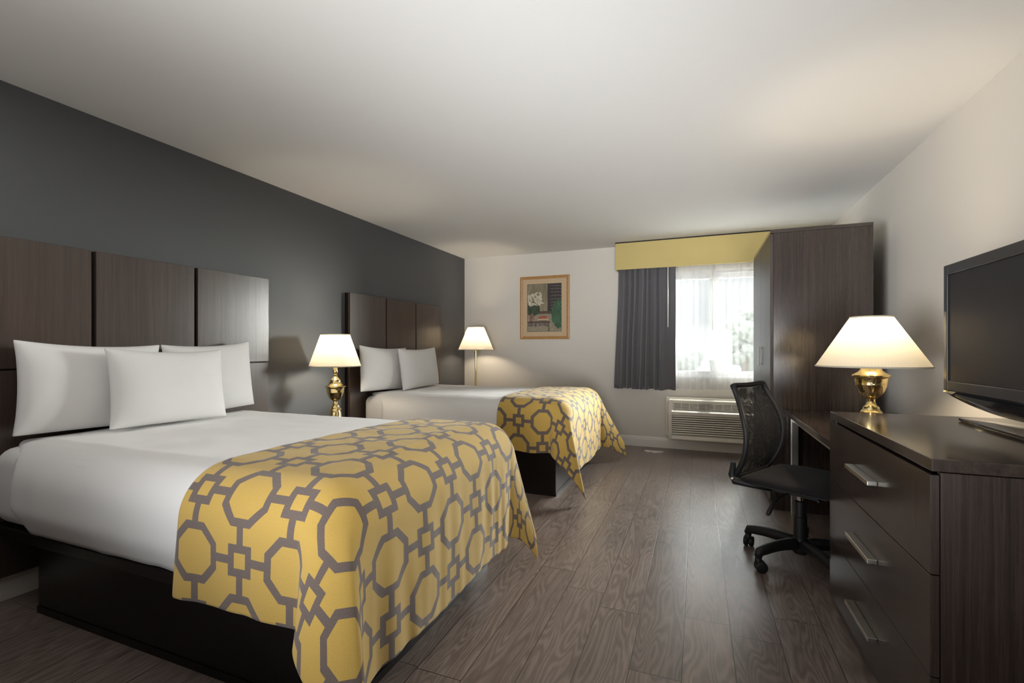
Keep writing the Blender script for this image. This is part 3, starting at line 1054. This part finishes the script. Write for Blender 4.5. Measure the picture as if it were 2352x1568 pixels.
t = thing('curtain', (-0.59, 5.74, 0.70), 'dark grey pleated blackout curtain gathered at the left of the window', 'curtain')
folds = [0.3, 0.25, 0.1, -1, 0.8, -0.7, 1, -1, 0.7, 0.9, -1, 1, -0.9, 0.9, 0.6, -1, 0.8, -0.9, -0.5, 0.1, 0.25, 0.3, 0.35]
o = link('curtain_panel', pleated(-0.935, -0.235, 0.70, 2.20, 5.742, 0.045, folds, 224, 26, 11, flare=0.05), 'grey_curtain', t, smooth=True)
mod(o, 'SOLIDIFY', thickness=0.003, offset=0)
bm = nb()
tube(bm, [(-0.315, 5.690, 2.2), (-0.315, 5.688, 1.43)], 0.005, 8)
link('pull_wand', bm, 'wand', t, smooth=True)

t = thing('sheer_curtain', (0.45, 5.815, 0.72), 'white sheer curtain hanging over the bright window', 'curtain')
rr = random.Random(5)
sf = []
for i in range(44):
    sf.append((1 if i % 2 else -1) * rr.uniform(0.2, 1.0))
o = link('sheer_panel', pleated(-0.34, 1.20, 0.715, 2.20, 5.825, 0.018, sf, 264, 14, 21), 'sheer', t, smooth=True)
bm = nb()
tube(bm, [(0.162, 5.788, 2.2), (0.162, 5.786, 1.40)], 0.005, 8)
link('pull_wand', bm, 'wand', t, smooth=True)

# ================================================================== AIR CONDITIONER
t = thing('air_conditioner', (0.22, FY, 0.14), 'cream wall air conditioner under the window, behind the office chair', 'air conditioner')
acx0, acx1 = -0.315, 0.755
link('wall_sleeve', bx(acx0 - 0.03, acx1 + 0.03, 5.81, FY - 0.015, 0.165, 0.613, bev=0.006), 'cream', t)
# front casing: profile in (y, z), with the vent opening in the sloping upper face
def profile_extrude(bm, x0, x1, prof, bev=0.0):
    a = [bm.verts.new((x0, y, z)) for y, z in prof]
    c = [bm.verts.new((x1, y, z)) for y, z in prof]
    n = len(prof)
    for k in range(n):
        bm.faces.new((a[k], a[(k + 1) % n], c[(k + 1) % n], c[k]))
    f1 = bm.faces.new(a); f2 = bm.faces.new(c)
    return f1, f2
bm = nb()
prof = [(5.799, 0.142), (5.66, 0.142), (5.645, 0.155), (5.645, 0.195), (5.675, 0.20), (5.675, 0.425), (5.635, 0.43), (5.63, 0.465), (5.655, 0.482), (5.70, 0.565), (5.695, 0.572), (5.70, 0.59), (5.799, 0.594)]
profile_extrude(bm, acx0 + 0.045, acx1 - 0.045, prof)
link('casing', bm, 'cream', t)
side = [(5.799, 0.142), (5.66, 0.142), (5.642, 0.157), (5.632, 0.43), (5.627, 0.47), (5.69, 0.578), (5.70, 0.592), (5.799, 0.596)]
for xa, xb in ((acx0, acx0 + 0.0445), (acx1 - 0.0445, acx1)):
    bm = nb()
    fs = profile_extrude(bm, xa, xb, side)
    es = [e for e in bm.edges if abs(e.verts[0].co.x - e.verts[1].co.x) < 1e-5 and (abs(e.verts[0].co.x - acx0) < 1e-5 or abs(e.verts[0].co.x - acx1) < 1e-5)]
    bmesh.ops.bevel(bm, geom=es, offset=0.022, segments=4, affect='EDGES', profile=0.5)
    link('end_cap', bm, 'cream', t, angle=50)
link('vent_recess', bx(acx0 + 0.046, acx1 - 0.046, 5.669, 5.674, 0.205, 0.42), 'ac_dark', t)
bm = nb()
for k in range(9):
    z = 0.213 + k * 0.0242
    box(bm, acx0 + 0.0455, acx1 - 0.0455, 5.640, 5.668, z, z + 0.0135, bev=0.003, seg=2)
link('intake_louvre', bm, 'cream', t)
# discharge grille lying on the sloping face
bm = nb()
dyz = Vector((0, 0.045, 0.083)).normalized()
nrm = Vector((0, -0.083, 0.045)).normalized()
p0 = Vector((0, 5.658, 0.487)) + nrm * 0.002
def slat(bm, xa, xb, s, w, hgt):
    q = p0 + dyz * s
    vs = []
    for x in (xa, xb):
        for d, n_ in ((0, 0), (w, 0), (w, hgt), (0, hgt)):
            v = q + dyz * d + nrm * n_
            vs.append(bm.verts.new((x, v.y, v.z)))
    for fc in ((0, 1, 2, 3), (7, 6, 5, 4), (0, 4, 5, 1), (1, 5, 6, 2), (2, 6, 7, 3), (3, 7, 4, 0)):
        bm.faces.new([vs[i] for i in fc])
for k in range(6):
    slat(bm, acx0 + 0.06, acx1 - 0.06, 0.004 + k * 0.0145, 0.0045, 0.006)
for k in range(12):
    x = acx0 + 0.06 + k * (acx1 - acx0 - 0.12) / 11
    slat(bm, x - 0.002, x + 0.002, 0.004, 0.077, 0.007)
link('discharge_grille', bm, 'cream', t)
bm = nb()
slat(bm, acx0 + 0.055, acx1 - 0.055, 0.0, 0.084, 0.001)
link('grille_recess', bm, 'ac_dark', t)

# ================================================================== WARDROBE
wx0, wx1, wy0, wy1, wz = 0.52, 1.125, 3.905, 5.005, 2.052
t = thing('wardrobe', (0.82, 4.45, 0), 'tall dark wood wardrobe near the window, behind the desk', 'wardrobe')
bm = nb()
box(bm, wx0, wx1, wy0, wy0 + 0.022, 0.0, wz - 0.024, bev=0.001)
box(bm, wx0, wx1, wy1 - 0.022, wy1, 0.0, wz - 0.024, bev=0.001)
box(bm, wx1 - 0.01, wx1, wy0 + 0.0225, wy1 - 0.0225, 0.06, wz - 0.025)
box(bm, wx0 + 0.03, wx1 - 0.011, wy0 + 0.0225, wy1 - 0.0225, 0.06, 0.08)
box(bm, wx0 + 0.04, wx0 + 0.055, wy0 + 0.0225, wy1 - 0.0225, 0.0, 0.059)
link('carcass', bm, 'wood_z', t)
link('top_panel', bx(wx0 - 0.02, wx1, wy0 - 0.002, wy1 + 0.002, wz - 0.0235, wz, bev=0.001), 'wood_y', t)
ym = (wy0 + wy1) / 2
for ya, yb, hy in ((wy0 + 0.002, ym - 0.0015, ym - 0.045), (ym + 0.0015, wy1 - 0.002, None)):
    d = link('door', bx(wx0 - 0.021, wx0 - 0.001, ya, yb, 0.062, wz - 0.027, bev=0.001), 'wood_door', t)
    if hy:
        bm = nb()
        box(bm, wx0 - 0.047, wx0 - 0.036, hy - 0.014, hy + 0.014, 1.04, 1.20, bev=0.002)
        box(bm, wx0 - 0.0365, wx0 - 0.0215, hy - 0.006, hy + 0.006, 1.05, 1.062)
        box(bm, wx0 - 0.0365, wx0 - 0.0215, hy - 0.006, hy + 0.006, 1.178, 1.19)
        link('handle', bm, 'pewter', d)

# ================================================================== DESK
t = thing('desk', (0.93, 3.27, 0), 'dark wood desk with metal legs between the dresser and the wardrobe', 'desk')
dx0, dx1, dy0, dy1, dz = 0.585, RX - 0.02, 2.60, 3.895, 0.742
link('desktop', bx(dx0, dx1, dy0, dy1, dz - 0.033, dz, bev=0.002), 'wood_y', t)
link('front_rail', bx(dx0 + 0.05, dx0 + 0.07, dy0 + 0.06, dy1 - 0.06, dz - 0.083, dz - 0.034, bev=0.002), 'steel', t)
for x, y in ((dx0 + 0.035, dy1 - 0.075), (dx0 + 0.035, dy0 + 0.003), (dx1 - 0.075, dy1 - 0.075), (dx1 - 0.075, dy0 + 0.003)):
    link('leg', bx(x, x + 0.045, y, y + 0.045, 0.0, dz - 0.034, bev=0.003), 'steel', t)
link('modesty_panel', bx(dx1 - 0.03, dx1 - 0.012, dy0 + 0.08, dy1 - 0.08, 0.3, dz - 0.035), 'wood_y', t)

# ================================================================== DRESSER
rx0, rx1, ry0, ry1, rz = 0.578, RX - 0.017, 1.573, 2.592, 0.888
t = thing('dresser', (0.93, 2.08, 0), 'dark wood three drawer dresser in the right foreground, carrying the television', 'dresser')
bm = nb()
box(bm, rx0 + 0.022, rx1, ry0, ry0 + 0.02, 0.0, rz - 0.036, bev=0.0015)
box(bm, rx0 + 0.022, rx1, ry1 - 0.02, ry1, 0.0, rz - 0.036, bev=0.0015)
box(bm, rx1 - 0.01, rx1, ry0 + 0.0205, ry1 - 0.0205, 0.03, rz - 0.037)
box(bm, rx0 + 0.045, rx1 - 0.011, ry0 + 0.0205, ry1 - 0.0205, 0.03, 0.045)
box(bm, rx0 + 0.06, rx0 + 0.075, ry0 + 0.0205, ry1 - 0.0205, 0.0, 0.029)
link('carcass', bm, 'wood_z', t)
link('top', bx(rx0 + 0.002, rx1, ry0 - 0.002, ry1 + 0.002, rz - 0.034, rz, bev=0.0025), 'wood_top', t) if False else link('top', bx(rx0 + 0.002, rx1, ry0 - 0.002, ry1 + 0.002, rz - 0.034, rz, bev=0.0025), 'wood_y', t)
zz = [0.035, 0.305, 0.578, 0.846]
for k in range(3):
    d = link('drawer', bx(rx0, rx0 + 0.02, ry0 + 0.001, ry1 - 0.001, zz[k] + 0.0015, zz[k + 1] - 0.0015, bev=0.0012), 'wood_z', t)
    zc = (zz[k] + zz[k + 1]) / 2
    bm = nb()
    box(bm, rx0 - 0.030, rx0 - 0.0005, 1.965, 2.235, zc - 0.006, zc + 0.010, bev=0.0015)
    link('handle', bm, 'steel', d)

# ================================================================== TELEVISION
t = thing('television', (1.04, 1.975, rz), 'black flat screen television on its stand on the dresser', 'television')
tx, ty0, ty1, tz0, tz1 = 0.95, 1.483, 2.467, 1.01, 1.523
bm = nb()
w = 0.028
box(bm, tx, tx + 0.03, ty0, ty0 + w, tz0, tz1, bev=0.003)
box(bm, tx, tx + 0.03, ty1 - w, ty1, tz0, tz1, bev=0.003)
box(bm, tx, tx + 0.03, ty0 + w, ty1 - w, tz1 - 0.042, tz1, bev=0.003)
box(bm, tx, tx + 0.03, ty0 + w, ty1 - w, tz0, tz0 + 0.04, bev=0.003)
link('bezel', bm, 'bezel', t)
link('screen', bx(tx + 0.006, tx + 0.014, ty0 + w + 0.0005, ty1 - w - 0.0005, tz0 + 0.0405, tz1 - 0.0425), 'screen', t)
bm = nb()
def back(u, v):
    a, c = 2 * u - 1, 2 * v - 1
    d = (1 - abs(a) ** 6) * (1 - abs(c) ** 6)
    return (tx + 0.031 + 0.06 * d ** 0.5, (ty0 + ty1) / 2 + a * (ty1 - ty0) / 2, (tz0 + tz1) / 2 + c * (tz1 - tz0) / 2)
grid(bm, 24, 16, back)
o = link('rear_shell', bm, 'black_plastic', t, smooth=True)
mod(o, 'SOLIDIFY', thickness=0.002, offset=-1)
# curved gloss chin
bm = nb()
n = 40
rows = []
for i in range(n + 1):
    a = 2 * i / n - 1
    y = (ty0 + ty1) / 2 + a * (ty1 - ty0) / 2 * 0.998
    d = 0.012 + 0.05 * (1 - a * a)
    rows.append([bm.verts.new(p) for p in ((tx + 0.001, y, tz0 - 0.0005), (tx - 0.002, y, tz0 - d * 0.45), (tx + 0.008, y, tz0 - d), (tx + 0.03, y, tz0 - d * 0.9), (tx + 0.034, y, tz0 - 0.0005))])
for r0, r1 in zip(rows, rows[1:]):
    for k in range(5):
        bm.faces.new((r0[k], r0[(k + 1) % 5], r1[(k + 1) % 5], r1[k]))
bm.faces.new(rows[0]); bm.faces.new(rows[-1])
link('chin', bm, 'gloss_black', t, angle=45)
bm = nb()
tube(bm, [(tx + 0.085, 1.985, rz + 0.022), (tx + 0.075, 1.985, tz0 + 0.02)], 0.03, 20, scale=(1, 1.0))
link('neck', bm, 'chrome', t, smooth=True)
bm = nb()
out = []
for k in range(48):
    a = 2 * PI * k / 48
    c, s = math.cos(a), math.sin(a)
    xx = 0.02 * c if c < 0 else 0.19 * c
    out.append((tx + 0.035 + xx * (1 - 0.35 * abs(s) ** 3), 1.975 + 0.46 * s * abs(s) ** 0.15))
rings = []
for lvl, sc in ((rz + 0.0005, 0.96), (rz + 0.006, 1.0), (rz + 0.012, 0.99), (rz + 0.02, 0.6), (rz + 0.0225, 0.2)):
    rings.append([bm.verts.new((tx + 0.085 + (x - tx - 0.085) * sc, 1.975 + (y - 1.975) * sc, lvl)) for x, y in out])
for r0, r1 in zip(rings, rings[1:]):
    for k in range(48):
        bm.faces.new((r0[k], r0[(k + 1) % 48], r1[(k + 1) % 48], r1[k]))
bm.faces.new(rings[0]); bm.faces.new(rings[-1])
link('stand_base', bm, 'gloss_black', t, angle=35)

# ================================================================== OFFICE CHAIR
ccx, ccy = 0.525, 2.97
FA = math.radians(-30.7)
t = thing('office_chair', (ccx, ccy, 0), 'black mesh back swivel chair pulled up to the desk', 'chair')
fw = Vector((math.cos(FA), math.sin(FA), 0))
rt = Vector((fw.y, -fw.x, 0))      # the sitter's right
C0 = Vector((ccx, ccy, 0))
def cp(f, r, z):
    return C0 + fw * f + rt * r + Vector((0, 0, z))
# star base
for k in range(5):
    a = math.radians(3 + 72 * k)
    d = Vector((math.cos(a), math.sin(a), 0))
    bm = nb()
    pts = [C0 + d * 0.02 + Vector((0, 0, 0.115))]
    for q in range(1, 9):
        f = q / 8
        pts.append(C0 + d * (0.02 + 0.26 * f) + Vector((0, 0, 0.115 + 0.012 * math.sin(f * PI * 0.8) - 0.018 * f * f)))
    pts.append(C0 + d * 0.293 + Vector((0, 0, 0.078)))
    tube(bm, pts, [0.034, 0.034, 0.033, 0.032, 0.031, 0.03, 0.029, 0.028, 0.027, 0.021], 12, scale=(0.8, 0.95))
    leg = link('base_arm', bm, 'black_plastic', t, smooth=True)
    cc = C0 + d * 0.288
    sdv = Vector((-d.y, d.x, 0))
    ca = math.radians((12, -20, 8, 35, 70)[(k + 2) % 5])
    sdv = Vector((-math.sin(ca), math.cos(ca), 0))
    bm = nb()
    for sgn in (-1, 1):
        cen = cc + sdv * (0.0145 * sgn) + Vector((math.cos(ca), math.sin(ca), 0)) * 0.012 + Vector((0, 0, 0.0302))
        prof_ = [(-0.011, 0.021), (-0.0095, 0.0285), (0.0, 0.030), (0.0095, 0.0285), (0.011, 0.021)]
        ring = []
        e1 = Vector((math.cos(ca), math.sin(ca), 0)); e2 = Vector((0, 0, 1))
        for off, rad in prof_:
            ring.append([bm.verts.new(cen + sdv * off + e1 * rad * math.cos(2 * PI * j / 20) + e2 * rad * math.sin(2 * PI * j / 20)) for j in range(20)])
        for r0, r1 in zip(ring, ring[1:]):
            for j in range(20):
                bm.faces.new((r0[j], r0[(j + 1) % 20], r1[(j + 1) % 20], r1[j]))
        bm.faces.new(ring[0]); bm.faces.new(ring[-1])
    # fork and hood
    tube(bm, [cc + Vector((0, 0, 0.078)), cc + Vector((0, 0, 0.05)), cc + Vector((math.cos(ca), math.sin(ca), 0)) * 0.01 + Vector((0, 0, 0.028))], [0.017, 0.018, 0.01], 10)
    link('caster', bm, 'black_plastic', leg, smooth=True)
link('hub', lathe(nb(), ccx, ccy, [(0.03, 0.062), (0.038, 0.07), (0.042, 0.10), (0.04, 0.14), (0.034, 0.15)], 24), 'black_plastic', t, angle=40)
link('gas_lift_cover', lathe(nb(), ccx, ccy, [(0.033, 0.145), (0.032, 0.262), (0.0285, 0.265), (0.0275, 0.345), (0.02, 0.35)], 24), 'black_plastic', t, angle=40)
link('gas_lift', lathe(nb(), ccx, ccy, [(0.0145, 0.33), (0.0145, 0.395)], 20), 'chrome', t, angle=40)
# tilt mechanism and lever
bm = nb()
q = bmesh.ops.create_cube(bm, size=1)
for v in q['verts']:
    v.co = cp(v.co.x * 0.22, v.co.y * 0.13, 0.405 + v.co.z * 0.035)
bmesh.ops.bevel(bm, geom=list(bm.edges), offset=0.008, segments=2, affect='EDGES')
mech = link('tilt_mechanism', bm, 'black_plastic', t)
bm = nb()
tube(bm, [cp(-0.03, 0.05, 0.395), cp(-0.04, 0.16, 0.388), cp(-0.05, 0.20, 0.37), cp(-0.055, 0.25, 0.325), cp(-0.056, 0.265, 0.312)], [0.005, 0.005, 0.009, 0.012, 0.008], 10)
link('height_lever', bm, 'black_plastic', mech, smooth=True)
# seat cushion
bm = nb()
def seat_top(u, v):
    a, c = 2 * u - 1, 2 * v - 1
    # rounded square
    k = 0.93
    aa = a * math.sqrt(max(0, 1 - 0.22 * c * c)); cc_ = c * math.sqrt(max(0, 1 - 0.22 * a * a))
    ed = max(abs(a), abs(c))
    z = 0.486 - 0.012 * sm(-0.2, -1, a) - 0.03 * sm(0.45, 1.05, a) - 0.022 * sm(0.8, 1.0, ed) + 0.012 * c * c - 0.004 * a
    return cp(aa * 0.245, cc_ * 0.255, z)
def seat_bot(u, v):
    p = seat_top(u, v)
    a, c = 2 * u - 1, 2 * v - 1
    ed = max(abs(a), abs(c))
    return Vector((p.x, p.y, 0.427 + 0.018 * sm(0.75, 1.0, ed) + 0.008 * c * c - 0.006 * sm(0.5, 1, a)))
n = 22
vt = grid(bm, n, n, seat_top)
vb = grid(bm, n, n, seat_bot)
edge = [(i, 0) for i in range(n)] + [(n, j) for j in range(n)] + [(i, n) for i in range(n, 0, -1)] + [(0, j) for j in range(n, 0, -1)]
for (i, j), (i2, j2) in zip(edge, edge[1:] + edge[:1]):
    bm.faces.new((vt[i][j], vt[i2][j2], vb[i2][j2], vb[i][j]))
link('seat', bm, 'seat', t, smooth=True)
# backrest: curved mesh panel in a black frame
def back_pt(u, v):
    """u across (-1..1), v up (0..1)"""
    z = 0.455 + 0.515 * v
    lean = -0.268 + 0.085 * math.sin(PI * v ** 0.85) - 0.015 * sm(0.45, 1.0, v)
    wdt = 0.205 + 0.025 * math.sin(PI * min(1, v * 1.15)) - 0.02 * sm(0.6, 1, v)
    curve = -0.045 * (1 - u * u) * math.sin(PI * min(1, 0.06 + v)) ** 0.8
    top = 0.014 * (u * u - 0.5) * sm(0.7, 1, v)
    return cp(lean + curve * 1.0, u * wdt, z - top * -0.6 - 0.012 * (1 - u * u) * sm(0.0, 0.25, 0.25 - v))
bm = nb()
grid(bm, 20, 26, lambda u, v: back_pt((2 * u - 1) * 0.97, 0.03 + 0.94 * v))
bk = link('back_mesh', bm, 'chair_mesh', t, smooth=True)
bm = nb()
loop = []
for k in range(21): loop.append(back_pt(-1 + 2 * k / 20, 1.0 - 0.012 * (abs(-1 + k / 10) ** 6)))
for k in range(1, 26): loop.append(back_pt(1, 1 - k / 26))
for k in range(21): loop.append(back_pt(1 - 2 * k / 20, 0.0))
for k in range(1, 26): loop.append(back_pt(-1, k / 26))
tube(bm, loop, 0.015, 10, True, scale=(1.0, 1.0))
fr = link('back_frame', bm, 'black_plastic', t, smooth=True)
for sg in (-1, 1):
    bm = nb()
    tube(bm, [cp(-0.262, 0.216 * sg, 0.54), cp(-0.268, 0.222 * sg, 0.47), cp(-0.25, 0.224 * sg, 0.442), cp(-0.17, 0.21 * sg, 0.435), cp(-0.08, 0.16 * sg, 0.421)], [0.014, 0.02, 0.023, 0.017, 0.013], 10)
    br = link('back_bracket', bm, 'black_plastic', t, smooth=True)
    bm = nb()
    q = bmesh.ops.create_icosphere(bm, subdivisions=2, radius=0.0095)
    for v in q['verts']:
        v.co = v.co + cp(-0.255, (0.243) * sg, 0.455)
    link('bolt', bm, 'steel', br, smooth=True)
